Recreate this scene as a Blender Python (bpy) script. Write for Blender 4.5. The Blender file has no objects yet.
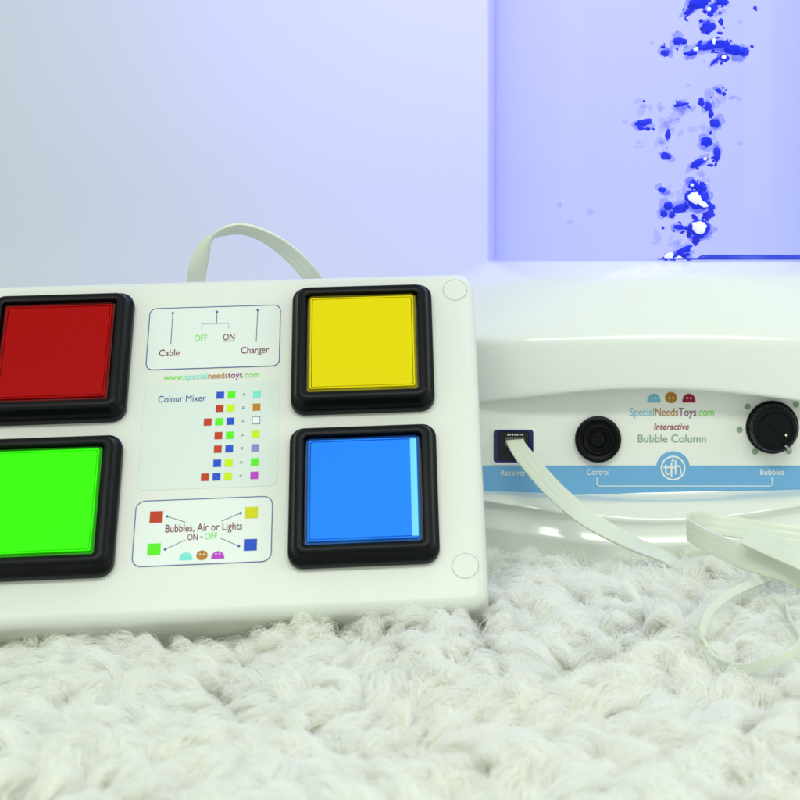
import bpy, math, random
import numpy as np
from mathutils import Vector, Matrix, noise
random.seed(7); RNG = np.random.default_rng(11)
S = bpy.context.scene
COL = S.collection
EYE = 0.195                     # height of the lens above the tips of the rug pile (metres)

# ------------------------------------------------------------------ camera, light, exposure
cam = bpy.data.cameras.new('camera'); camo = bpy.data.objects.new('camera', cam); COL.objects.link(camo)
camo.location = (0, 0, EYE); camo.rotation_euler = (math.radians(90), 0, 0)
cam.sensor_width = 36; cam.lens = 72; cam.shift_x = -0.175; cam.shift_y = -0.175
cam.clip_start = 0.02; cam.clip_end = 50
cam.dof.use_dof = True; cam.dof.focus_distance = 0.96; cam.dof.aperture_fstop = 15
S.camera = camo
w = bpy.data.worlds.new('World'); S.world = w; w.use_nodes = True
bg = w.node_tree.nodes['Background']; bg.inputs[0].default_value = (0.885, 1.0, 0.89, 1); bg.inputs[1].default_value = 0.70
def area(name, loc, target, sx, sy, power, color):
    l = bpy.data.lights.new(name, 'AREA'); l.shape = 'RECTANGLE'; l.size = sx; l.size_y = sy
    l.energy = power; l.color = color
    o = bpy.data.objects.new(name, l); COL.objects.link(o); o.location = loc
    o.rotation_euler = (Vector(target) - Vector(loc)).to_track_quat('-Z', 'Y').to_euler(); return o
area('ceiling_softbox', (0.05, -0.45, 1.50), (0, 0.98, 0.05), 1.6, 0.30, 15, (0.96, 1.0, 0.91))
area('side_softbox', (1.7, 0.35, 0.75), (-0.1, 0.95, 0.1), 0.7, 1.0, 6, (0.92, 1.0, 0.92))
S.view_settings.view_transform = 'Standard'; S.view_settings.look = 'None'
S.view_settings.exposure = 0.12; S.view_settings.gamma = 1
S.cycles.transparent_max_bounces = 64; S.cycles.max_bounces = 16; S.cycles.diffuse_bounces = 8

# ------------------------------------------------------------------ materials
def mat(name, col, rough=0.5, metal=0, bump=0, bscale=200, coat=0, spec=0.5, var=0, vscale=20, **kw):
    m = bpy.data.materials.new(name); m.use_nodes = True
    nt = m.node_tree; p = nt.nodes['Principled BSDF']
    p.inputs['Base Color'].default_value = (*col, 1); p.inputs['Roughness'].default_value = rough
    p.inputs['Metallic'].default_value = metal; p.inputs['Specular IOR Level'].default_value = spec
    if coat: p.inputs['Coat Weight'].default_value = coat; p.inputs['Coat Roughness'].default_value = 0.06
    for k, v in kw.items(): p.inputs[k.replace('_', ' ')].default_value = v
    tc = nt.nodes.new('ShaderNodeTexCoord')
    if bump:
        n = nt.nodes.new('ShaderNodeTexNoise'); n.inputs['Scale'].default_value = bscale; n.inputs['Detail'].default_value = 3
        b = nt.nodes.new('ShaderNodeBump'); b.inputs['Strength'].default_value = bump; b.inputs['Distance'].default_value = 0.0006
        nt.links.new(tc.outputs['Object'], n.inputs['Vector']); nt.links.new(n.outputs[0], b.inputs['Height']); nt.links.new(b.outputs[0], p.inputs['Normal'])
    if var:
        n = nt.nodes.new('ShaderNodeTexNoise'); n.inputs['Scale'].default_value = vscale; n.inputs['Detail'].default_value = 4
        mx = nt.nodes.new('ShaderNodeMix'); mx.data_type = 'RGBA'
        mx.inputs[6].default_value = (*[c * (1 - var) for c in col], 1); mx.inputs[7].default_value = (*[min(1, c * (1 + var)) for c in col], 1)
        nt.links.new(tc.outputs['Object'], n.inputs['Vector']); nt.links.new(n.outputs[0], mx.inputs[0]); nt.links.new(mx.outputs[2], p.inputs['Base Color'])
    return m
WHITE = mat('white_abs', (0.69, 0.705, 0.655), 0.36, bump=0.05, bscale=900, var=0.015, vscale=14)
BASEW = mat('glossy_white_moulding', (0.74, 0.765, 0.73), 0.14, coat=0.35, bump=0.03, bscale=60, var=0.01)
LABEL = mat('label_film', (0.69, 0.74, 0.71), 0.30)
LABEL2 = mat('label_film_tinted', (0.62, 0.69, 0.655), 0.34)
PANELW = mat('panel_film', (0.82, 0.83, 0.79), 0.30)
BLACK = mat('black_satin_plastic', (0.003, 0.004, 0.005), 0.33, bump=0.15, bscale=1200, spec=0.14)
BLACKM = mat('black_plastic', (0.002, 0.0025, 0.003), 0.42, bump=0.1, bscale=900, spec=0.15)
CABLE = mat('cable_pvc', (0.66, 0.71, 0.60), 0.30, Subsurface_Weight=0.12, Subsurface_Scale=0.004, var=0.03, vscale=60)
INK = {}
def ink(name, col, rough=0.4):
    if name not in INK: INK[name] = mat('ink_' + name, tuple(c*0.9 for c in col), rough, spec=0.12)
    return INK[name]
navy = ink('navy', (0.05, 0.09, 0.33)); slate = ink('slate', (0.13, 0.18, 0.30)); plum = ink('plum', (0.20, 0.012, 0.08))
lime = ink('lime', (0.20, 0.78, 0.08)); palegreen = ink('pale_green', (0.35, 0.72, 0.32)); sky_i = ink('sky', (0.22, 0.58, 0.78))
red_i = ink('red', (0.55, 0.055, 0.02)); green_i = ink('green', (0.12, 0.86, 0.02)); blue_i = ink('blue', (0.025, 0.09, 0.62))
yel_i = ink('yellow', (0.62, 0.85, 0.015)); yel2_i = ink('gold_yellow', (0.70, 0.70, 0.01)); cyan_i = ink('cyan', (0.22, 0.80, 0.70))
orange_i = ink('orange', (0.55, 0.23, 0.02)); lilac_i = ink('lilac', (0.28, 0.25, 0.68)); mag_i = ink('magenta', (0.55, 0.06, 0.62))
white_i = ink('white', (0.86, 0.90, 0.92)); band_i = ink('band_blue', (0.19, 0.46, 0.78)); crimson = ink('crimson', (0.36, 0.015, 0.05))
olive = ink('grey_green', (0.26, 0.42, 0.25)); grey_i = ink('grey', (0.30, 0.34, 0.33)); purple_i = ink('purple', (0.25, 0.02, 0.20))
brown_i = ink('amber', (0.50, 0.22, 0.03)); dot_i = ink('dial_green', (0.30, 0.45, 0.30)); fade_blue = ink('faint_blue', (0.42, 0.55, 0.66))

# ------------------------------------------------------------------ mesh helpers
class MB:
    """collects faces with materials, builds ONE mesh object"""
    def __init__(s): s.v = []; s.f = []; s.mi = []; s.mats = []
    def add(s, vs, fs, m):
        if m not in s.mats: s.mats.append(m)
        k = s.mats.index(m); o = len(s.v); s.v += [tuple(p) for p in vs]
        s.f += [tuple(i + o for i in f) for f in fs]; s.mi += [k] * len(fs)
    def rings(s, rings, m, cap0=False, cap1=False, closed=True):
        n = len(rings[0]); vs = [p for r in rings for p in r]; fs = []
        for a in range(len(rings) - 1):
            for i in range(n if closed else n - 1):
                j = (i + 1) % n; fs.append((a*n+i, a*n+j, (a+1)*n+j, (a+1)*n+i))
        if cap0: fs.append(tuple(reversed(range(n))))
        if cap1: fs.append(tuple((len(rings)-1)*n + i for i in range(n)))
        s.add(vs, fs, m)
    def rect(s, cx, cy, w, h, z, m, t=0.0001, rot=0):
        c, d = math.cos(rot), math.sin(rot); q = [(-w/2,-h/2),(w/2,-h/2),(w/2,h/2),(-w/2,h/2)]
        q = [(cx+x*c-y*d, cy+x*d+y*c) for x, y in q]
        s.add([(x,y,z) for x,y in q] + [(x,y,z+t) for x,y in q], [(3,2,1,0),(4,5,6,7)] + [(i,(i+1)%4,4+(i+1)%4,4+i) for i in range(4)], m)
    def line(s, a, b, wd, z, m, t=0.0001):
        a = Vector(a); b = Vector(b); d = b - a
        s.rect((a.x+b.x)/2, (a.y+b.y)/2, d.length, wd, z, m, t, math.atan2(d.y, d.x))
    def poly(s, pts, z, m, t=0.0001):
        n = len(pts); s.add([(x,y,z) for x,y in pts] + [(x,y,z+t) for x,y in pts],
              [tuple(reversed(range(n))), tuple(range(n,2*n))] + [(i,(i+1)%n,n+(i+1)%n,n+i) for i in range(n)], m)
    def disc(s, cx, cy, r, z, m, t=0.0001, n=28): s.poly([(cx+r*math.cos(a), cy+r*math.sin(a)) for a in [2*math.pi*i/n for i in range(n)]], z, m, t)
    def outline(s, pts, wd, z, m, t=0.0001):
        n = len(pts); P = [Vector(p) for p in pts]; inner = []; outer = []
        for i in range(n):
            d = (P[(i+1)%n] - P[i-1]); d.normalize(); nn = Vector((-d.y, d.x)) * wd / 2
            inner.append(P[i] + nn); outer.append(P[i] - nn)
        vs = [(p.x,p.y,z) for p in outer] + [(p.x,p.y,z) for p in inner] + [(p.x,p.y,z+t) for p in outer] + [(p.x,p.y,z+t) for p in inner]; fs = []
        for i in range(n):
            j = (i+1)%n
            fs += [(2*n+i,2*n+j,3*n+j,3*n+i), (i,j,2*n+j,2*n+i), (n+j,n+i,3*n+i,3*n+j)]
        s.add(vs, fs, m)
    def text(s, body, cx, cy, z, m, height=None, width=None, align='CENTER', shear=0, t=0.0001, bold=0):
        """lettering laid flat in the local xy plane. m may be a list of (count, material)"""
        c = bpy.data.curves.new('lettering', 'FONT'); c.body = body; c.size = 1; c.align_x = 'LEFT'; c.shear = shear
        c.resolution_u = 4; c.offset = bold
        o = bpy.data.objects.new('lettering', c); COL.objects.link(o)
        bpy.context.view_layer.update(); dg = bpy.context.evaluated_depsgraph_get()
        me = bpy.data.meshes.new_from_object(o.evaluated_get(dg)); bpy.data.objects.remove(o)
        vs = np.array([v.co for v in me.vertices]); x0, x1 = vs[:,0].min(), vs[:,0].max()
        k = (width / (x1 - x0)) if width else height
        ky = height if height else k
        off = -(x0+x1)/2*k
        fs = [tuple(p.vertices) for p in me.polygons]
        def tf(p): return (cx + p[0]*k + off, cy + (p[1]-0.33)*ky, z + t)
        if not isinstance(m, list): s.add([tf(p) for p in vs], fs, m)
        else:   # colour runs: widths of the pieces decide
            cuts = []; tot = ''
            for piece, mm in m:
                tot += piece; c2 = bpy.data.curves.new('q', 'FONT'); c2.body = tot; c2.size = 1; c2.shear = shear; c2.offset = bold
                o2 = bpy.data.objects.new('q', c2); COL.objects.link(o2); bpy.context.view_layer.update()
                e = o2.evaluated_get(bpy.context.evaluated_depsgraph_get()).to_mesh(); cuts.append((max(v.co.x for v in e.vertices) + 0.02, mm)); bpy.data.objects.remove(o2)
            for f in fs:
                mxx = max(vs[i][0] for i in f); mm = next((q for cx_, q in cuts if mxx <= cx_), cuts[-1][1])
                s.add([tf(vs[i]) for i in f], [tuple(range(len(f)))], mm)
        bpy.data.meshes.remove(me)
    def build(s, name, parent=None, smooth=None, matrix=None, bevel=0):
        me = bpy.data.meshes.new(name); me.from_pydata(s.v, [], s.f); me.update()
        for m in s.mats: me.materials.append(m)
        me.polygons.foreach_set('material_index', s.mi)
        if smooth is not None:
            me.polygons.foreach_set('use_smooth', [True]*len(me.polygons)); me.set_sharp_from_angle(angle=math.radians(smooth))
        o = bpy.data.objects.new(name, me); COL.objects.link(o)
        if parent: o.parent = parent
        if matrix: o.matrix_world = matrix
        if bevel:
            b = o.modifiers.new('bevel', 'BEVEL'); b.width = bevel; b.segments = 3; b.limit_method = 'ANGLE'
        return o
def rrect(cx, cy, w, h, r, z, n=7):
    out = []
    for (sx, sy, a0) in ((1,1,0), (-1,1,90), (-1,-1,180), (1,-1,270)):
        for i in range(n + 1):
            a = math.radians(a0 + 90*i/n); out.append((cx + sx*(w/2-r) + r*math.cos(a), cy + sy*(h/2-r) + r*math.sin(a), z))
    return out
def empty(name, label, cat, M=None, group=None):
    o = bpy.data.objects.new(name, None); COL.objects.link(o); o.empty_display_size = 0.02
    if M: o.matrix_world = M
    o['label'] = label; o['category'] = cat
    if group: o['group'] = group
    return o
def child(o, parent):
    o.parent = parent; return o
def at(x, y, Y):    # a point Y metres away, measured on the photograph
    return Vector(((x-540)/1600*Y, Y, EYE - (y-260)/1600*Y))

# ------------------------------------------------------------------ the setting
b = MB(); prof = [(2.3, -0.03)] ; WY = 1.75
pts = [(0.1, -0.032), (1.35, -0.032)] + [(WY-0.3 + 0.3*math.sin(a), -0.032 + 0.3*(1-math.cos(a))) for a in [i/10*math.pi/2 for i in range(11)]] + [(WY, 2.4)]
b.rings([[(-2.2, y, z) for y, z in pts], [(2.2, y, z) for y, z in pts]], mat('backdrop_paper', (0.59, 0.622, 0.575), 0.85, bump=0.02, bscale=30, var=0.008, vscale=3), closed=False)
bk = b.build('wall', smooth=60); bk['kind'] = 'structure'

# ------------------------------------------------------------------ bubble column
XC, YC = 0.0854, 1.17
def arch(x):        # how far the mouth of the recess curves away from its middle
    q = (x + 0.015) / 0.12; q = q*q
    return 0.016 * 1.6 * (1 - math.exp(-q/1.6))
def plan(a, bb, n, z, kz, N=220):
    out = []
    for i in range(N):
        t = 2*math.pi*i/N; c, s_ = math.cos(t), math.sin(t)
        x = a*math.copysign(abs(c)**(2/n), c); y = bb*math.copysign(abs(s_)**(2/n), s_)
        out.append((x, y, EYE + z - kz*arch(x)*(1.0 if s_ < 0 else 1.0)))
    return out
column = empty('bubble_column', 'bubble column with a clear lavender-lit water tube on a glossy white moulded base', 'bubble lamp', Matrix.Translation((XC, YC, 0)))
rows = [(.1220,.1220,2,-.0004,0),(.1255,.1255,2,-.0007,0),(.131,.1295,2,-.0030,0),(.138,.1350,2.02,-.0062,0),(.148,.1410,2.1,-.0105,0),(.158,.1460,2.25,-.0160,.02),(.166,.1500,2.4,-.0220,.03),(.177,.1550,2.5,-.0290,.05),(.190,.1610,2.7,-.0380,.08),(.1975,.1652,2.9,-.0455,.1),(.2000,.1669,3.0,-.0490,.12),(.2010,.1675,3.0,-.0515,.2),(.2015,.1676,3.0,-.0530,.2),(.2025,.1676,3.0,-.0640,.5),(.2035,.1670,3.0,-.0760,.85),
        (.2035,.1668,3.0,-.0795,1),(.2020,.1655,3.0,-.0812,1),(.1980,.1625,3.0,-.0815,1),(.190,.150,2.9,-.0790,1),(.186,.1455,3,-.078,1),
        (.186,.1455,3,-.1514,-1),(.190,.150,2.9,-.1512,-.5),(.2000,.1635,3.0,-.1518,-.4),(.2030,.1662,3.0,-.1530,-.45),(.2060,.1690,3.0,-.1560,-.6),(.2085,.1720,3.0,-.1605,-.85),(.2095,.1733,2.5,-.1622,-.9),(.2090,.1731,2.5,-.1640,-.9),
        (.2080,.1722,2.5,-.1660,-.9),(.2095,.1740,2.5,-.1710,-.9),(.2120,.1765,2.5,-.1758,-.9),(.2125,.1772,2.5,-.1775,-.9),(.2120,.1770,2.5,-.1795,-.9),(.2115,.1768,2.5,-.185,-.8),(.2125,.1775,2.5,-.195,-.5),(.212,.177,2.5,-.222,0)]
b = MB(); b.rings([plan(*r) for r in reversed(rows)], BASEW, cap0=True, cap1=True)
shell = child(b.build('base_moulding', smooth=50), column)
sub = shell.modifiers.new('soft', 'SUBSURF'); sub.levels = 1; sub.render_levels = 2

# front panel: local x right, y up, z out of the panel. unit = metres; origin on the panel face below the logo
PY = 1.0225
def pm(x, y):       # photograph position -> panel coordinates (metres, origin at the panel centre)
    return ((x-540)/1600*PY - XC, EYE - (y-260)/1600*PY)
PM = Matrix.Translation((XC, PY, 0)) @ Matrix(((1,0,0,0),(0,0,-1,0),(0,1,0,0),(0,0,0,1)))
def panel_obj(mb, name, parent, smooth=None, bevel=0):
    o = mb.build(name, smooth=smooth, bevel=bevel); o.data.transform(Matrix.Translation((0, PY-YC, 0)) @ Matrix(((1,0,0,0),(0,0,-1,0),(0,1,0,0),(0,0,0,1)))); o.parent = parent; return o
b = MB(); x0, y0 = -0.1245, pm(0, 503)[1]; x1, y1 = 0.135, pm(0, 386)[1]
b.rect((x0+x1)/2, (y0+y1)/2, x1-x0, y1-y0, -0.004, PANELW, 0.004)
by0, by1 = pm(0, 497)[1], pm(0, 465.5)[1]
b.rect((x0+x1)/2, (by0+by1)/2, x1-x0-0.0006, by1-by0, 0.00005, band_i, 0.0001)
lx, ly = pm(673, 468)
b.poly([(lx + 0.0108*math.cos(a), ly + 0.0108*math.sin(a)) for a in [math.radians(8 + 164*i/24) for i in range(25)]], 0.00008, band_i, 0.00012)
b.outline([(lx + 0.0074*math.cos(a), ly + 0.0074*math.sin(a)) for a in [2*math.pi*i/40 for i in range(40)]], 0.0011, 0.00025, white_i)
# the emblem's joined letters t f h
for zi, (p, q) in enumerate((((-.0046,.0022),(-.0046,-.0030)), ((-.0062,.0004),(.0014,.0004)), ((-.0046,-.0034),(-.0026,-.0040)), ((-.0010,.0036),(-.0010,-.0056)), ((.0016,.0050),(.0016,-.0040)), ((.0048,.0000),(.0048,-.0040)), ((-.0010,.0040),(.0006,.0056)), ((.0016,.0004),(.0030,.0016)), ((.0030,.0016),(.0048,.0004)))):
    b.line((lx+p[0], ly+p[1]), (lx+q[0], ly+q[1]), 0.0011, 0.00025 + .00002*zi, white_i)
u = PY/1600
cx_, cy_ = pm(672, 412); b.text('SpecialNeedsToys.com', cx_, cy_, 0.0002, [('Special', sky_i), ('Needs', brown_i), ('Toys', purple_i), ('.com', lime)], width=84*u, height=11.5*u)
cx_, cy_ = pm(671.5, 426.5); b.text('Interactive', cx_, cy_, 0.0002, crimson, width=35*u, height=9.2*u, shear=0.25, bold=0.004)
cx_, cy_ = pm(672, 438.5); b.text('Bubble Column', cx_, cy_, 0.0002, olive, width=68*u, height=11.5*u)
for t_, px, py, wd in (('Receiver', 513.5, 472.5, 25), ('Control', 598, 472, 22), ('Bubbles', 772, 472, 24)):
    cx_, cy_ = pm(px, py); b.text(t_, cx_, cy_, 0.0003, white_i, width=wd*u, height=8.6*u, bold=0.005)
for p, q in (((597,477),(597,486.4)), ((596.6,486),(772.4,486)), ((772,477),(772,486.4))): b.line(pm(*p), pm(*q), 0.9*u, 0.0003, white_i)
for px, m_ in ((654, sky_i), (671, brown_i), (689, crimson)):
    cx_, cy_ = pm(px, 402.5); r = 6.6*u
    pts = [(cx_ + r*math.cos(a), cy_ + 1.35*r*math.sin(a)**0.8) for a in [math.pi*i/16 for i in range(17)]]
    if px == 671: pts = [(cx_ + r*0.9*math.cos(a), cy_ + 0.75*r + 0.85*r*math.sin(a)) for a in [2*math.pi*i/20 for i in range(20)]]
    b.poly(pts, 0.0002, m_)
    b.disc(cx_-1.8*u, cy_+4.5*u, 0.9*u, 0.0004, white_i, n=10); b.disc(cx_+1.8*u, cy_+4.5*u, 0.9*u, 0.0004, white_i, n=10)
for px, py in ((747.5,406.5), (739.5,429.5), (755,451.5), (789,451), (796,404.5)):
    cx_, cy_ = pm(px, py); b.disc(cx_, cy_, 3.0*u, 0.0002, dot_i, 0.0003, n=16)
panel = panel_obj(b, 'control_panel', column)
# receiver socket
sx, sy = pm(513.5, 446); sw, sh = 40*u, 33*u
b = MB()
b.rings([rrect(sx, sy, sw+4.5*u, sh+4.5*u, 0.0024, 0.0001), rrect(sx, sy, sw+4.3*u, sh+4.3*u, 0.0024, 0.0006), rrect(sx, sy, sw, sh, 0.002, 0.0007)], PANELW)
NAVY = mat('dark_blue_plastic', (0.004, 0.006, 0.10), 0.25)
b.rings([rrect(sx, sy, sw, sh, 0.002, 0.0007), rrect(sx, sy, sw-1.2*u, sh-1.2*u, 0.002, 0.0012), rrect(sx, sy, sw-9*u, sh-4*u, 0.0012, 0.0010), rrect(sx, sy, sw-10*u, sh-5*u, 0.0012, 0.0003)], NAVY)
b.poly([(p[0], p[1]) for p in rrect(sx, sy, sw-10*u, sh-5*u, 0.0012, 0)], 0.00035, mat('socket_dark', (0.004, 0.005, 0.008), 0.5), 0.0001)
sock = panel_obj(b, 'receiver_socket', column, smooth=40)
b = MB(); gold = mat('contact_metal', (0.85, 0.88, 0.85), 0.3, metal=0.4)
for k in range(7):
    px, py = pm(508 + k*2.4, 434.5); b.rect(px, py, 1.2*u, 1.8*u, 0.0008, gold, 0.0006)
    px, py = pm(508 + k*2.4, 438); b.rect(px, py, 1.1*u, 1.3*u, 0.0008, gold, 0.0006)
panel_obj(b, 'contact_pins', sock)
b = MB(); px, py = pm(515, 441); b.rings([rrect(px, py, 19*u, 9*u, 0.0008, 0.0004), rrect(px, py, 19*u, 9*u, 0.0008, 0.006), rrect(px, py, 17*u, 7*u, 0.0008, 0.0066)], mat('clear_plug', (0.10,0.12,0.10), 0.15), cap1=True)
plugpart = b
panel_obj(b, 'plug', sock, smooth=40)
# round control socket
def lathe(mb, cx, cy, prof, m, n=64):
    mb.rings([[(cx + r*math.cos(2*math.pi*i/n), cy + r*math.sin(2*math.pi*i/n), z) for i in range(n)] for r, z in prof], m, cap1=True)
jx, jy = pm(598, 439); b = MB()
lathe(b, jx, jy, [(.0148,.0002),(.0148,.0030),(.0143,.0042),(.0132,.0048),(.0120,.0046),(.0106,.0036),(.0100,.0037),(.0096,.0046),(.0088,.0048),(.0080,.0042),(.0077,.0012),(.0050,.0010)], BLACKM)
js = panel_obj(b, 'control_socket', column, smooth=35)
b = MB(); lathe(b, jx, jy, [(.0056,.0010),(.0056,.0020),(.0050,.0024),(.0045,.0014)], BLACK, 40)
b.rect(jx, jy+.0016, .005, .0006, .0016, BLACKM, .0006); b.rect(jx, jy-.0016, .005, .0006, .0016, BLACKM, .0006)
panel_obj(b, 'socket_insert', js, smooth=35)
# knob
kx, ky = pm(772, 427); b = MB()
ring = lambda r, z, g=0: [(kx + (r + (g if (i//2) % 2 else 0))*math.cos(2*math.pi*i/96), ky + (r + (g if (i//2) % 2 else 0))*math.sin(2*math.pi*i/96), z) for i in range(96)]
b.rings([ring(.0169,.0004), ring(.0169,.0022), ring(.0158,.0034), ring(.0150,.0042,.0003), ring(.0143,.0135,.0003), ring(.0134,.0150), ring(.0112,.0152), ring(.0106,.0146)], BLACK, cap1=True)
knob = panel_obj(b, 'bubble_knob', column, smooth=35)
b = MB(); ca = math.radians(-52); d = (math.cos(ca), math.sin(ca))
b.line((kx-d[0]*.0105, ky-d[1]*.0105), (kx+d[0]*.0108, ky+d[1]*.0108), .0026, .0146, BLACK, .0016)
b.disc(kx+.0066, ky-.0034, .0008, .0150, ink('cream', (0.8, 0.85, 0.6)), .0016, n=14)
b.line((kx+.0062, ky-.0100), (kx+.0098, ky-.0135), .0012, .0140, ink('grey2', (0.35,0.4,0.38)), .0012)
panel_obj(b, 'pointer', knob)
# tube: clear acrylic wall and the lit water inside
def tube_mat():
    m = bpy.data.materials.new('clear_acrylic'); m.use_nodes = True; nt = m.node_tree; nt.nodes.clear()
    o = nt.nodes.new('ShaderNodeOutputMaterial'); mx = nt.nodes.new('ShaderNodeMixShader'); tr = nt.nodes.new('ShaderNodeBsdfTransparent')
    gl = nt.nodes.new('ShaderNodeBsdfGlossy'); fr = nt.nodes.new('ShaderNodeFresnel'); fr.inputs[0].default_value = 1.2
    tr.inputs[0].default_value = (0.94, 0.95, 1.0, 1); gl.inputs['Roughness'].default_value = 0.03; gl.inputs[0].default_value = (0.75, 0.78, 1, 1)
    ge = nt.nodes.new('ShaderNodeNewGeometry'); sb = nt.nodes.new('ShaderNodeMath'); sb.operation = 'SUBTRACT'; sb.inputs[0].default_value = 1; ml = nt.nodes.new('ShaderNodeMath'); ml.operation = 'MULTIPLY'
    nt.links.new(ge.outputs['Backfacing'], sb.inputs[1]); nt.links.new(sb.outputs[0], ml.inputs[0]); nt.links.new(fr.outputs[0], ml.inputs[1])
    nt.links.new(ml.outputs[0], mx.inputs[0]); nt.links.new(tr.outputs[0], mx.inputs[1]); nt.links.new(gl.outputs[0], mx.inputs[2]); nt.links.new(mx.outputs[0], o.inputs[0]); return m
TH = 0.80
def cyl(r, z0, z1, m, n=160):
    mb = MB(); mb.rings([[(r*math.cos(2*math.pi*i/n), r*math.sin(2*math.pi*i/n), z) for i in range(n)] for z in (z0, z1)], m); return mb
am = tube_mat(); nt = am.node_tree; e2 = nt.nodes.new('ShaderNodeEmission'); e2.inputs[0].default_value = (0.30, 0.26, 1.0, 1); e2.inputs[1].default_value = 3.0
a2 = nt.nodes.new('ShaderNodeVolumeAbsorption'); a2.inputs[0].default_value = (0.45, 0.42, 1.0, 1); a2.inputs[1].default_value = 12; d2 = nt.nodes.new('ShaderNodeAddShader')
nt.links.new(e2.outputs[0], d2.inputs[0]); nt.links.new(a2.outputs[0], d2.inputs[1]); nt.links.new(d2.outputs[0], next(q for q in nt.nodes if q.type == 'OUTPUT_MATERIAL').inputs['Volume'])
mb = MB(); n = 160; cr = lambda r, z: [(r*math.cos(2*math.pi*i/n), r*math.sin(2*math.pi*i/n), z) for i in range(n)]
mb.rings([cr(.1185, EYE-.0003), cr(.1235, EYE-.0003), cr(.1235, TH), cr(.1185, TH), cr(.1185, EYE-.0003)], am); child(mb.build('tube', smooth=40), column)
m = bpy.data.materials.new('lit_water'); m.use_nodes = True; nt = m.node_tree; nt.nodes.clear()
o_ = nt.nodes.new('ShaderNodeOutputMaterial'); em = nt.nodes.new('ShaderNodeEmission'); em.inputs[0].default_value = (0.62, 0.58, 1.0, 1); em.inputs[1].default_value = 1.25
ab = nt.nodes.new('ShaderNodeVolumeAbsorption'); ab.inputs[0].default_value = (0.55, 0.60, 1.0, 1); ab.inputs[1].default_value = 1.6; ad = nt.nodes.new('ShaderNodeAddShader')
nt.links.new(em.outputs[0], ad.inputs[0]); nt.links.new(ab.outputs[0], ad.inputs[1]); nt.links.new(ad.outputs[0], o_.inputs['Volume'])
mb = MB(); n = 96; mb.rings([[(.1182*math.cos(2*math.pi*i/n), .1182*math.sin(2*math.pi*i/n), z) for i in range(n)] for z in (EYE+.0002, TH-.03)], m, cap0=True, cap1=True)
child(mb.build('water', smooth=40), column)
LEDB = mat('blue_gasket', (0.010, 0.045, 0.62), 0.3)
mb = MB(); rr = []
for i in range(61):
    a = math.radians(-94 + 112*i/60); tz = 1 if i > 7 else .30 + .01*i
    rr.append([((.1155+dr)*math.cos(a), (.1155+dr)*math.sin(a), EYE + .0001 + dz*tz) for dr, dz in ((0,0),(.0022,0),(.0022,.0026),(.0016,.0034),(0,.0034))])
mb.rings(rr, LEDB, cap0=True, cap1=True); child(mb.build('gasket', smooth=40), column)
# the lamp of the column, up inside the tube
l = bpy.data.lights.new('column_led', 'POINT'); l.energy = 3.2; l.color = (0.27, 0.20, 1.0); l.shadow_soft_size = 0.11
lo = bpy.data.objects.new('column_led', l); COL.objects.link(lo); lo.location = (0, 0, 0.62); lo.parent = column
l = bpy.data.lights.new('column_wall_fill', 'AREA'); l.shape = 'RECTANGLE'; l.size = 0.16; l.size_y = 0.30; l.energy = 2.0; l.spread = math.radians(115); l.color = (0.27, 0.20, 1.0)  # added one-sided fill, throws the column's lavender glow onto the wall
lo = bpy.data.objects.new('column_wall_fill', l); COL.objects.link(lo); lo.location = (-0.03, 0.02, 0.60); lo.rotation_euler = (math.radians(90), 0, math.radians(180)); lo.parent = column
lo.rotation_euler = Vector((-0.35, 1, -0.1)).to_track_quat('-Z', 'Y').to_euler()
# bubbles
BUB = mat('bubble_blue', (0.001, 0.028, 0.78), 0.3, spec=0.1); BUBW = mat('bubble_painted_highlight', (0.95, 0.97, 1), 0.2, Emission_Color=(1, 1, 1, 1), Emission_Strength=0.35)
def soft(name, col, a=0):
    m = bpy.data.materials.new(name); m.use_nodes = True; nt = m.node_tree; nt.nodes.clear()
    o = nt.nodes.new('ShaderNodeOutputMaterial'); t = nt.nodes.new('ShaderNodeBsdfTransparent'); t.inputs[0].default_value = (*col, 1)
    nt.links.new(t.outputs[0], o.inputs[0]); return m
BUBF = soft('bubble_faint', (0.90, 0.90, 1.0))
def lump(px, py, w_, h_, rot, m, Y, seed):
    c = at(px, py, Y); k = Y/1600; mb = MB(); n1, n2 = 14, 20; vs = []; fs = []
    R_ = Matrix.Rotation(math.radians(-rot), 3, 'Y')
    for i in range(n1+1):
        th = math.pi*i/n1
        for j in range(n2):
            ph = 2*math.pi*j/n2; d = Vector((math.sin(th)*math.cos(ph), math.sin(th)*math.sin(ph), math.cos(th)))
            q = 1 + 0.42*noise.noise(d*1.5 + Vector((seed*7.3, seed*1.7, 0))) + 0.24*noise.noise(d*2.8 + Vector((seed, 0, seed*3)))
            v = Vector((d.x*w_/2*k*q, d.y*min(w_, h_)/2*k*q, d.z*h_/2*k*q)); v = R_ @ v
            vs.append(v + c - Vector((XC, YC, 0)))
    for i in range(n1):
        for j in range(n2): fs.append((i*n2+j, (i+1)*n2+j, (i+1)*n2+(j+1)%n2, i*n2+(j+1)%n2))
    mb.add(vs, fs, m); o = mb.build('bubble_or_painted_highlight', smooth=180); o.parent = column; return o
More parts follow.
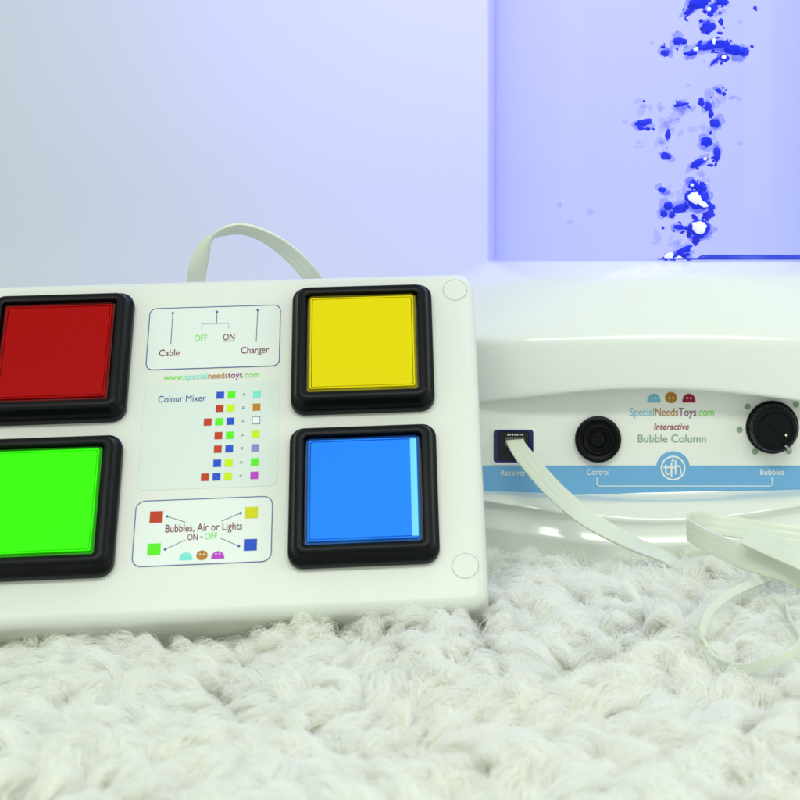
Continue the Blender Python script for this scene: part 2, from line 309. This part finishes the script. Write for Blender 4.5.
B = [(698,3,20,12,10),(690,11,14,5,35),(711,9,9,7,-20),(722,2,13,7,0),(720,13,3,3,0),(708,28,15,11,15),(721,22,5,7,0),(678,41,11,7,0),(684,42,6,5,0),(663,47,5,3,0),(665,53,9,7,0),(692,53,11,6,20),(706,47,22,6,10),(719,44,20,8,-8),(733,50,16,10,-5),(742,52,15,9,0),(724,58,9,8,0),(715,61,11,3,40),
 (701,102,6,9,10),(708,107,7,9,-10),(711,114,5,8,0),(715,123,10,9,0),(706,142,11,9,0),(680,105,14,4,8),(643,123,16,7,12),(648,129,5,4,0),(668,135,5,10,0),(666,156,10,7,-25),(698,163,19,7,28),(717,154,7,13,0),(719,91,7,4,-30),(724,94,4,4,0),
 (662,190,8,5,0),(693,185,9,9,0),(702,187,9,10,0),(705,197,8,9,0),(668,206,9,9,0),(681,208,17,8,8),(672,215,6,8,0),(664,214,7,6,0),(679,227,11,5,0),(663,228,3,3,0),(699,228,20,17,0),(697,237,10,6,20),(684,250,18,5,20),(674,257,22,7,5),(682,261,15,7,0),(697,200,24,15,-30),(644,101,3,2,0),(650,120,4,3,0),(703,218,3,3,0),(755,8,4,4,0)]
BW = [(709,9,4,4,0),(696,49,5,4,30),(714,41,3,6,0),(724,57,4,4,0),(705,159,3,3,0),(692,185,3,3,0),(695,198,13,10,-20),(703,204,9,5,-25),(699,227,13,12,0),(669,256,9,7,30),(681,260,11,6,-20)]  # highlights on the bubbles, put in as white faintly glowing lumps
F = [(650,106,26,16,0),(672,118,30,18,10),(680,128,26,14,0),(664,145,22,10,0),(690,110,14,10,0),(716,100,20,22,0),(708,135,22,18,0),(675,190,24,12,0),(704,178,14,12,0),(668,240,28,14,0),(640,145,12,6,0),(560,205,6,6,0),(590,212,8,6,0),(570,222,7,5,0),(725,10,16,10,0),(740,22,6,5,0),(676,33,10,6,0),(652,43,6,5,0),(688,85,5,5,0),(740,143,7,5,0),(625,122,9,4,0),(735,98,14,5,0)]
HALO = soft('bubble_mist', (0.80, 0.82, 1.0))
for i, q in enumerate(B):
    lump(*q, BUB, 1.066 + 0.02*((i*37) % 11)/11, i+1)
    for k in range(int(q[2]/3.2)):
        g = random.uniform(.16, .42); lump(q[0] + random.gauss(0, .42)*q[2], q[1] + random.gauss(0, .62)*q[3], q[2]*g, q[3]*g*1.3, random.uniform(-60, 60), BUB, 1.07 + .004*k, i*7+400+k)
    if q[2] > 6:
        for k in range(3): lump(q[0] + random.uniform(-4, 4), q[1] + random.uniform(-4, 4), q[2]*random.uniform(.7, 1.3), q[3]*random.uniform(.8, 1.5), q[4], HALO, 1.092 + .006*k, i*3+200+k)
for i, q in enumerate(BW): lump(*q, BUBW, 1.058, i+90)
for i, (fx, fy, fw, fh, fa) in enumerate(F):
    for k in range(6 if fw > 9 else 1):
        g = random.uniform(.22, .5) if fw > 9 else .8; lump(fx + random.uniform(-.5, .5)*fw*(fw > 9), fy + random.uniform(-.5, .5)*fh*(fw > 9), fw*g, fh*g, fa + 20*k, BUBF, 1.14 + 0.02*((i+k) % 3), i*3+50+k)

# ------------------------------------------------------------------ switch box
U = Vector((0.99659, 0.07783, 0.02751)); Vv = Vector((-0.06465, 0.52864, 0.84638)); U.normalize(); W = U.cross(Vv).normalized(); Vv = W.cross(U)
O = Vector((-0.13411, 0.93097, 0.17385))
BM = Matrix(((U.x, Vv.x, W.x, O.x), (U.y, Vv.y, W.y, O.y), (U.z, Vv.z, W.z, O.z), (0,0,0,1)))
box = empty('switch_box', 'white four-button switch box leaning back on the rug with large coloured square buttons', 'switch box', BM)
mm = 0.001; FZ = -13*mm
b = MB(); cx_, cy_, w_, h_ = -56*mm, -82.5*mm, 305*mm, 212*mm
pr = [(0, -53, 9), (0, -50, 9), (0, -24, 10), (-.4, -20, 10)]
for i in range(0, 9):
    a = math.radians(90*i/8); pr.append((-.4 - 7*(1-math.cos(a)), -20 + 7*math.sin(a), 10))
b.rings([rrect(cx_, cy_, w_+2*e*mm, h_+2*e*mm, (r_+e*.6)*mm, z*mm, 10) for e, z, r_ in pr], WHITE, cap0=True, cap1=True)
child(b.build('housing', smooth=40), box)
def button(cx, cy, label, col, plate_rough=0.35, strip=False):
    b = MB(); k = mm; q = lambda s_, r_, z: rrect(cx*k, cy*k, s_*k, s_*k, r_*k, z*k, 9)
    b.rings([q(81,8,-12.98), q(81.4,8,-11), q(81.2,8,-7.6), q(80.2,7.6,-6.6), q(78.2,7,-6.0), q(76.4,6.5,-4.6), q(74.6,6,-1.6), q(73.2,5.4,-.4), q(71.4,4.6,.1), q(66.4,2.6,.1), q(65.0,2.2,-.2), q(64.2,2,-1.2), q(63.9,2,-6)], BLACK)
    s = child(b.build('push_button', smooth=42), box); s['label'] = label
    cm = mat('cap_' + label.split()[0], col, plate_rough, spec=0.1)
    b = MB(); b.rings([q(62.4,1.6,-6.2), q(62.0,1.6,-2.6)], mat('tray_' + label.split()[0], tuple(c*0.45 for c in col), 0.5), cap1=True)
    b.rings([q(59.6,1.3,-2.59), q(59.6,1.3,-1.5), q(59.2,1.1,-1.2), q(57.8,1.0,-1.2), q(57.7,1.0,-2.5)], cm)
    b.rings([q(57.0,1.0,-2.59), q(57.0,1.0,-1.4), q(56.7,.9,-1.2)], cm, cap1=True); c = child(b.build('cap_plate', smooth=40), s)
    m = bpy.data.materials.new('clear_cap_' + label.split()[0]); m.use_nodes = True; nt = m.node_tree; nt.nodes.clear()
    o_ = nt.nodes.new('ShaderNodeOutputMaterial'); mx = nt.nodes.new('ShaderNodeMixShader'); tr = nt.nodes.new('ShaderNodeBsdfTransparent'); gl = nt.nodes.new('ShaderNodeBsdfGlossy'); fr = nt.nodes.new('ShaderNodeFresnel')
    mxc = max(col); tr.inputs[0].default_value = (*[0.75 + 0.24*x/mxc for x in col], 1); gl.inputs['Roughness'].default_value = 0.05; fr.inputs[0].default_value = 1.13
    nt.links.new(fr.outputs[0], mx.inputs[0]); nt.links.new(tr.outputs[0], mx.inputs[1]); nt.links.new(gl.outputs[0], mx.inputs[2]); nt.links.new(mx.outputs[0], o_.inputs[0])
    b = MB(); b.rings([q(61.4,2.2,-5), q(61.4,2.2,-1.2), q(61.0,2.0,-.5), q(60.0,1.6,0)], m, cap1=True); child(b.build('clear_cover', smooth=40), s)
    if strip:  # reflection along the cap's right edge, put in as a pale cyan strip
        b = MB(); b.rect((cx+27.7)*k, (cy-.1)*k, 3.6*k, 57.6*k, -1.19*k, mat('cyan_painted_glint', (0.30, 0.97, 1.0), 0.3), .4*k)
        child(b.build('cap_painted_reflection', bevel=.0006), s)
CY1, CY2 = -30.2, -121.8
button(-142.6, CY1, 'red square push button in a black frame', (0.40, 0.0002, 0.0004))
button(30.2, CY1, 'yellow square push button in a black frame', (0.80, 0.71, 0.001))
button(-142.6, CY2, 'green square push button in a black frame', (0.085, 1.0, 0.0))
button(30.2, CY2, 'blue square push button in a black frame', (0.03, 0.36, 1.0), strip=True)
for cx, cy in ((85, 9.3), (81.8, -164.2)):
    if cy < -100: cx = 84.2
    b = MB(); ringp = lambda r, z: [(cx*mm + r*mm*math.cos(2*math.pi*i/48), cy*mm + r*mm*math.sin(2*math.pi*i/48), FZ + z*mm) for i in range(48)]
    b.rings([ringp(7.2, .02), ringp(7.2, .08), ringp(6.95, .08)], grey_i); b.rings([ringp(6.95,.08), ringp(6.9,.12)], WHITE, cap1=True)
    child(b.build('screw_cover'), box)
# printed labels
L0 = FZ + .04*mm; LT = .12*mm; L1 = L0 + LT + .03*mm
def rr2(x0, y0, x1, y1, r): return [(p[0], p[1]) for p in rrect((x0+x1)/2*mm, (y0+y1)/2*mm, (x1-x0)*mm, (y1-y0)*mm, r*mm, 0)]
b = MB()   # one long film that carries the three fields
b.poly(rr2(-93.3, -38.2, -17.8, 2.4, 4), L0, LABEL, LT); b.outline(rr2(-93.3, -38.2, -17.8, 2.4, 4), .45*mm, L1, navy)
dot = lambda x, y, r=.8, m=slate: b.disc(x*mm, y*mm, r*mm, L1, m, n=14)
ln = lambda x0, y0, x1, y1, m=slate, w_=.4: b.line((x0*mm, y0*mm), (x1*mm, y1*mm), w_*mm, L1, m)
tx = lambda t_, x, y, w_, h_, m, bold=0.0, sh=0: b.text(t_, x*mm, y*mm, L1, m, width=w_*mm, height=h_*mm, bold=bold, shear=sh)
dot(-80.1, -.9); ln(-80.1, -1, -80.1, -21.6); dot(-54.7, -1); ln(-54.6, -1, -54.5, -9); ln(-63, -9, -47.4, -9, fade_blue); ln(-62.9, -9, -62.9, -12.9, fade_blue); ln(-47.5, -9, -47.5, -12.4, fade_blue)
dot(-31, -.6); ln(-31, -.6, -31.3, -22)
tx('Cable', -80.6, -27.5, 11.6, 6.2, plum, .004); tx('OFF', -63.1, -18.3, 7.4, 6, lime); tx('ON', -47.1, -18.2, 6.6, 6, plum, .004); ln(-50.4, -20.9, -43.8, -20.9, plum, .5); tx('Charger', -31.8, -27.4, 16, 6.2, plum, .004)
box_label = b
child(b.build('printed_label'), box)
b = MB(); b.text('www.specialneedstoys.com', -55.9*mm, -43.3*mm, L1, [('www.', lime), ('special', cyan_i), ('needs', brown_i), ('toys', purple_i), ('.com', lime)], width=54*mm, height=5.6*mm)
child(b.build('web_address_print'), box)
b = MB(); b.poly(rr2(-93, -113, -17.3, -48, 4), L0, LABEL2, LT)
tx('Colour Mixer', -71.8, -57.4, 26.5, 6.0, navy)
yl = [-56, -64.4, -72.7, -81.4, -89.7, -98.3, -106.5]
X3, X2, X1, XR = -56.8, -50.5, -44.2, -29.9
R_, G_, Bl, Y_ = red_i, green_i, blue_i, yel_i
combos = [([None, Bl, G_], cyan_i), ([None, R_, Y_], orange_i), ([R_, G_, Bl], None), ([None, R_, G_], Y_), ([None, R_, Bl], lilac_i), ([None, Bl, Y_], G_), ([R_, Bl, Y_], mag_i)]
for y, (c3, res_) in zip(yl, combos):
    for x, c in zip((X3, X2, X1), c3):
        if c: b.rect(x*mm, y*mm, 4.3*mm, 4.5*mm, L1, c)
    ln(-38.0, y+.45, -36.6, y+.45, plum if 0 else slate, .35); ln(-38.0, y-.45, -36.6, y-.45, slate, .35)
    if res_: b.rect(XR*mm, y*mm, 4.3*mm, 4.5*mm, L1, res_)
    else: b.rect(XR*mm, y*mm, 4.3*mm, 4.5*mm, L1, white_i); b.outline([(p[0]*mm, p[1]*mm) for p in ((XR-2.1,y-2.2),(XR+2.1,y-2.2),(XR+2.1,y+2.2),(XR-2.1,y+2.2))], .4*mm, L1+.1*mm, slate)
child(b.build('colour_mixer_label'), box)
b = MB(); b.poly(rr2(-93, -157, -19.6, -119.3, 5), L0, LABEL, LT); b.outline(rr2(-93, -157, -19.6, -119.3, 5), .45*mm, L1, navy)
for x, y, c in ((-81.8,-128.9,red_i), (-30.8,-128.5,yel2_i), (-81.9,-147.5,green_i), (-30.8,-147.2,blue_i)): b.rect(x*mm, y*mm, 7.0*mm, 6.7*mm, L1, c)
for x0_, y0_, x1_, y1_ in ((-76,-128.8,-66,-132.6), (-36.6,-128.5,-46.8,-132.8), (-76,-147.8,-65.6,-142.8), (-36.9,-147.6,-47,-142.6)): ln(x0_, y0_, x1_, y1_, slate, .35); dot(x0_, y0_, .7, navy)
tx('Bubbles, Air or Lights', -56, -136, 41, 6.4, plum, .004)
tx('ON', -61.8, -141.4, 5.4, 5.2, plum, .004); ln(-57.8, -141.4, -56.4, -141.4, slate, .4); tx('OFF', -52.0, -141.2, 6.4, 5.2, lime)
for x, c in ((-64.8, cyan_i), (-56.3, brown_i), (-47.9, mag_i)):
    if c is brown_i: pts = [(x*mm + 3*mm*math.cos(a), -152*mm + 2.8*mm*math.sin(a)) for a in [2*math.pi*i/20 for i in range(20)]]
    else: pts = [(x*mm + 3.5*mm*math.cos(a), -154.4*mm + 4.4*mm*math.sin(a)**0.8) for a in [math.pi*i/16 for i in range(17)]]
    b.poly(pts, L1, c); b.disc((x-1)*mm, -151.6*mm, .45*mm, L1+.15*mm, white_i, n=10); b.disc((x+1)*mm, -151.6*mm, .45*mm, L1+.15*mm, white_i, n=10)
child(b.build('button_guide_label'), box)

# ------------------------------------------------------------------ flat cables
def smoothpts(pts, n):
    P = [Vector(p) for p in pts]; P = [2*P[0]-P[1]] + P + [2*P[-1]-P[-2]]; out = []
    for i in range(1, len(P)-2):
        for k in range(n):
            t = k/n; a, b_, c, d = P[i-1], P[i], P[i+1], P[i+2]
            out.append(0.5*((2*b_) + (c-a)*t + (2*a-5*b_+4*c-d)*t*t + (3*b_-a-3*c+d)*t**3))
    out.append(P[-2]); return out
def ribbon(path, widths, wid, th=0.0019, name='flat_cable', m=CABLE):
    """path: world points; widths: width direction at each point"""
    P = smoothpts(path, 12); D = smoothpts(widths, 12); mb = MB(); rings = []
    prof = [(-.5,0),(-.47,.42),(-.36,.5),(-.20,.5),(-.16,.46),(-.12,.5),(.12,.5),(.16,.46),(.20,.5),(.36,.5),(.47,.42),(.5,0)]
    prof = prof + [(x, -y) for x, y in reversed(prof[1:-1])]
    for i, p in enumerate(P):
        t = (P[min(i+1, len(P)-1)] - P[max(i-1, 0)]).normalized(); d = D[i]; wv = (d - t*d.dot(t)).normalized(); nn = t.cross(wv)
        rings.append([p + wv*(x*wid) + nn*(y*th) for x, y in prof])
    mb.rings(rings, m, cap0=True, cap1=True); return mb.build(name, smooth=50)
Xd, Yd, Zd = Vector((1,0,0)), Vector((0,1,0)), Vector((0,0,1))
c1 = ribbon([at(515,441,1.015), at(518,447,1.006), at(530,463,.992), at(556,492,.972), at(590,520,.955), at(630,542,.945), at(668,559,.938), at(692,574,.935)],
       [Xd, Xd, Vector((.9,.05,.4)), Vector((.65,.25,.6)), Vector((.4,.5,.6)), Vector((.3,.75,.5)), Vector((.2,1,.35)), Vector((.2,1,.2))], .0118)
c1['label'] = 'pale flat cable plugged into the receiver socket and trailing down to the rug'; c1['category'] = 'cable'; c1['group'] = 'flat cables'
c2 = ribbon([at(196,330,1.02), at(196,290,1.015), at(198,268,1.01), at(206,246,1.005), at(221,233,1.0), at(243,229,1.0), at(270,239,1.0), at(293,256,1.005), at(311,276,1.01), at(330,305,1.02)],
       [Xd, Xd, Vector((1,-.15,.1)), Vector((.8,-.7,.1)), Vector((.35,-1,.45)), Vector((.1,-.9,.6)), Vector((.35,-.75,.7)), Vector((.6,-.5,.7)), Vector((.75,-.3,.7)), Vector((.8,-.2,.6))], .0118)
c2['label'] = 'pale flat cable looping up behind the top edge of the switch box'; c2['category'] = 'cable'; c2['group'] = 'flat cables'
coil = empty('flat_cable', 'pale flat cable coiled in loose loops on the rug at the right below the knob', 'cable', Matrix.Translation(at(740, 590, .88)), 'flat cables')
bpy.context.view_layer.update()
def cchild(o):
    o.data.transform(Matrix.Translation(-coil.matrix_world.translation)); o.parent = coil
c3 = ribbon([at(860,612,.86), at(800,577,.868), at(752,560,.88), at(714,544,.90), at(693,533,.915), at(688,527,.928), at(696,522,.94), at(728,526,.952), at(775,533,.957), at(860,545,.955)],
       [Zd+Yd*.5, Zd+Yd*.5, Zd+Yd*.45, Zd+Yd*.25, Zd, Zd, Zd, Zd+Yd*.3, Zd+Yd*.4, Zd+Yd*.4], .0128, name='cable_loop'); cchild(c3)
c4 = ribbon([at(747,535,.878), at(772,546,.868), at(805,561,.855), at(860,592,.84)], [Zd+Yd*.9+Xd*.3]*4, .0138, .0026, name='cable_fold'); cchild(c4)
def lay(px, py, z):
    z -= .0025; return at(px, py, (EYE-z)*1600/(py-260))
c5 = ribbon([at(800,566,.93), lay(768,578,.022), lay(738,590,.023), lay(714,606,.021), lay(703,626,.016), lay(706,650,.006), lay(722,664,.003), lay(748,668,.005), lay(776,660,.010), lay(800,644,.014), lay(790,622,.014), lay(786,606,.013)],
       [Yd+Zd*.5]*3 + [Xd*-.6+Zd*.6, Xd*-.6+Zd*.8, Xd*.2+Zd, Zd, Zd, Zd, Zd, Zd, Zd], .0048, name='cable_loop'); cchild(c5)
c6 = ribbon([lay(565,640,-.004), lay(605,646,.001), lay(645,655,.003), lay(685,664,.001), lay(720,672,-.006)], [Zd+Yd]*5, .0045, name='cable_tail'); cchild(c6)

# ------------------------------------------------------------------ rug
def pile_h(x, y):
    h = -0.0085 + 0.0145*max(0, min(1, (x+.17)/.13))*max(0, min(1, (y-.72)/.12)) + 0.006*noise.noise(Vector((x*9, y*9, 3.1))) + 0.005*noise.noise(Vector((x*24, y*24, 7.7)))
    h += 0.006*max(0, min(1, (x+.02)/.12))*max(0, min(1, (y-.78)/.12))
    return h
mb = MB(); nx, ny = 60, 50
vs = [(-.75+1.5*i/nx, .35+1.1*j/ny, -.021) for j in range(ny+1) for i in range(nx+1)]
mb.add(vs, [(j*(nx+1)+i, j*(nx+1)+i+1, (j+1)*(nx+1)+i+1, (j+1)*(nx+1)+i) for j in range(ny) for i in range(nx)], mat('rug_backing', (0.86, 0.84, 0.76), 0.95, bump=0.5, bscale=120))
rug = mb.build('shaggy_rug'); rug['label'] = 'cream white shaggy wool rug spread under the switch box and column'; rug['category'] = 'rug'
def wool_mat():
    m = bpy.data.materials.new('wool'); m.use_nodes = True; nt = m.node_tree; nt.nodes.clear()
    o_ = nt.nodes.new('ShaderNodeOutputMaterial'); df = nt.nodes.new('ShaderNodeBsdfDiffuse'); tl = nt.nodes.new('ShaderNodeBsdfTranslucent'); mx = nt.nodes.new('ShaderNodeMixShader')
    tc = nt.nodes.new('ShaderNodeTexCoord'); n = nt.nodes.new('ShaderNodeTexNoise'); n.inputs['Scale'].default_value = 16; mc = nt.nodes.new('ShaderNodeMix'); mc.data_type = 'RGBA'
    mc.inputs[6].default_value = (0.985, 0.98, 0.92, 1); mc.inputs[7].default_value = (0.98, 0.985, 0.975, 1)
    nt.links.new(tc.outputs['Object'], n.inputs['Vector']); nt.links.new(n.outputs[0], mc.inputs[0])
    for s_ in (df, tl): nt.links.new(mc.outputs[2], s_.inputs[0])
    mx.inputs[0].default_value = 0.55; nt.links.new(df.outputs[0], mx.inputs[1]); nt.links.new(tl.outputs[0], mx.inputs[2]); nt.links.new(mx.outputs[0], o_.inputs[0]); return m
roots = []; sp = 0.0094; y = 0.50
while y < 1.22:
    x = -0.62
    while x < 0.42:
        xx = x + random.uniform(-.45,.45)*sp; yy = y + random.uniform(-.45,.45)*sp
        px = 540 + xx/yy*1600
        if -70 < px < 870:
            inbox = xx < -.042 and yy > 0.862 + (xx+.2)*.05
            incol = (abs(xx-XC)/.20)**2.5 + (abs(yy-YC)/.165)**2.5 < 1
            if not inbox and not incol and not (xx < -.055 and yy > .9): roots.append((xx, yy))
        x += sp
    y += sp * 0.9
NL = len(roots); K = 7
pos = []; rad = []; sizes = []
tt = np.linspace(0, 1, K)
for (x, y) in roots:
    H_ = pile_h(x, y) + random.gauss(0, .0025); near = y < .7
    flow = -1.2 + 2.6*noise.noise(Vector((x*9, y*9, 1.3))) * math.pi + random.gauss(0, .45)
    lean = random.uniform(.5, 1.1); L = random.uniform(.020, .034)
    up = H_ + .024
    dx, dy = math.cos(flow), math.sin(flow)
    if y > .80 and x < -.0: dy = -abs(dy)*.6
    # centre line: rises then flops over with a curl
    curl = random.uniform(-1, 1)*.006
    cxl = x + dx*lean*L*tt**1.6 - dy*curl*np.sin(tt*math.pi*1.3)
    cyl_ = y + dy*lean*L*tt**1.6 + dx*curl*np.sin(tt*math.pi*1.3)
    czl = -.026 + up*np.sin(np.clip(tt*random.uniform(1.6, 2.15), 0, math.pi))
    nh = 165 if y < .72 else 130
    R0 = random.uniform(.0038, .0078)
    r_ = R0*(.75 + .55*np.sin(tt*math.pi*.85))*np.where(tt > .95, .6, 1)
    tw = random.uniform(.2, 2.2)*random.choice((-1, 1))
    a0 = RNG.uniform(0, 2*math.pi, nh)[:, None]; rho = np.sqrt(RNG.uniform(0.03, 1, nh))[:, None]
    fr = RNG.normal(0, .0006, (nh, K, 3)); fr[:, 0] = 0; fr += RNG.normal(0, .0013, (nh, 1, 3))*tt[None, :, None]
    ang = a0 + tw*tt[None]; rr_ = rho*r_[None]
    sx_, sy_ = -dy, dx
    px_ = cxl[None] + sx_*rr_*np.cos(ang) + dx*.6*rr_*np.sin(ang); py_ = cyl_[None] + sy_*rr_*np.cos(ang) + dy*.6*rr_*np.sin(ang); pz_ = czl[None] + .8*rr_*np.sin(ang)
    pp = np.stack([px_, py_, pz_], -1) + fr
    pos.append(pp.reshape(-1, 3)); sizes += [K]*nh
    base = np.array([.00013,.00014,.00014,.00014,.00013,.00011,.00006])
    rad.append(np.tile(base, nh) * RNG.uniform(.7, 1.2, nh).repeat(K))
pos = np.concatenate(pos).astype(np.float32); rad = np.concatenate(rad).astype(np.float32)
hc = bpy.data.hair_curves.new('pile'); hc.add_curves(sizes)
hc.attributes['position'].data.foreach_set('vector', pos.ravel()) if 'position' in hc.attributes else hc.position_data.foreach_set('vector', pos.ravel())
ra = hc.attributes.get('radius') or hc.attributes.new('radius', 'FLOAT', 'POINT'); ra.data.foreach_set('value', rad)
hc.materials.append(wool_mat())
ho = bpy.data.objects.new('pile', hc); COL.objects.link(ho); ho.parent = rug; ho['kind'] = 'stuff'
print('locks', NL, 'hairs', len(sizes))
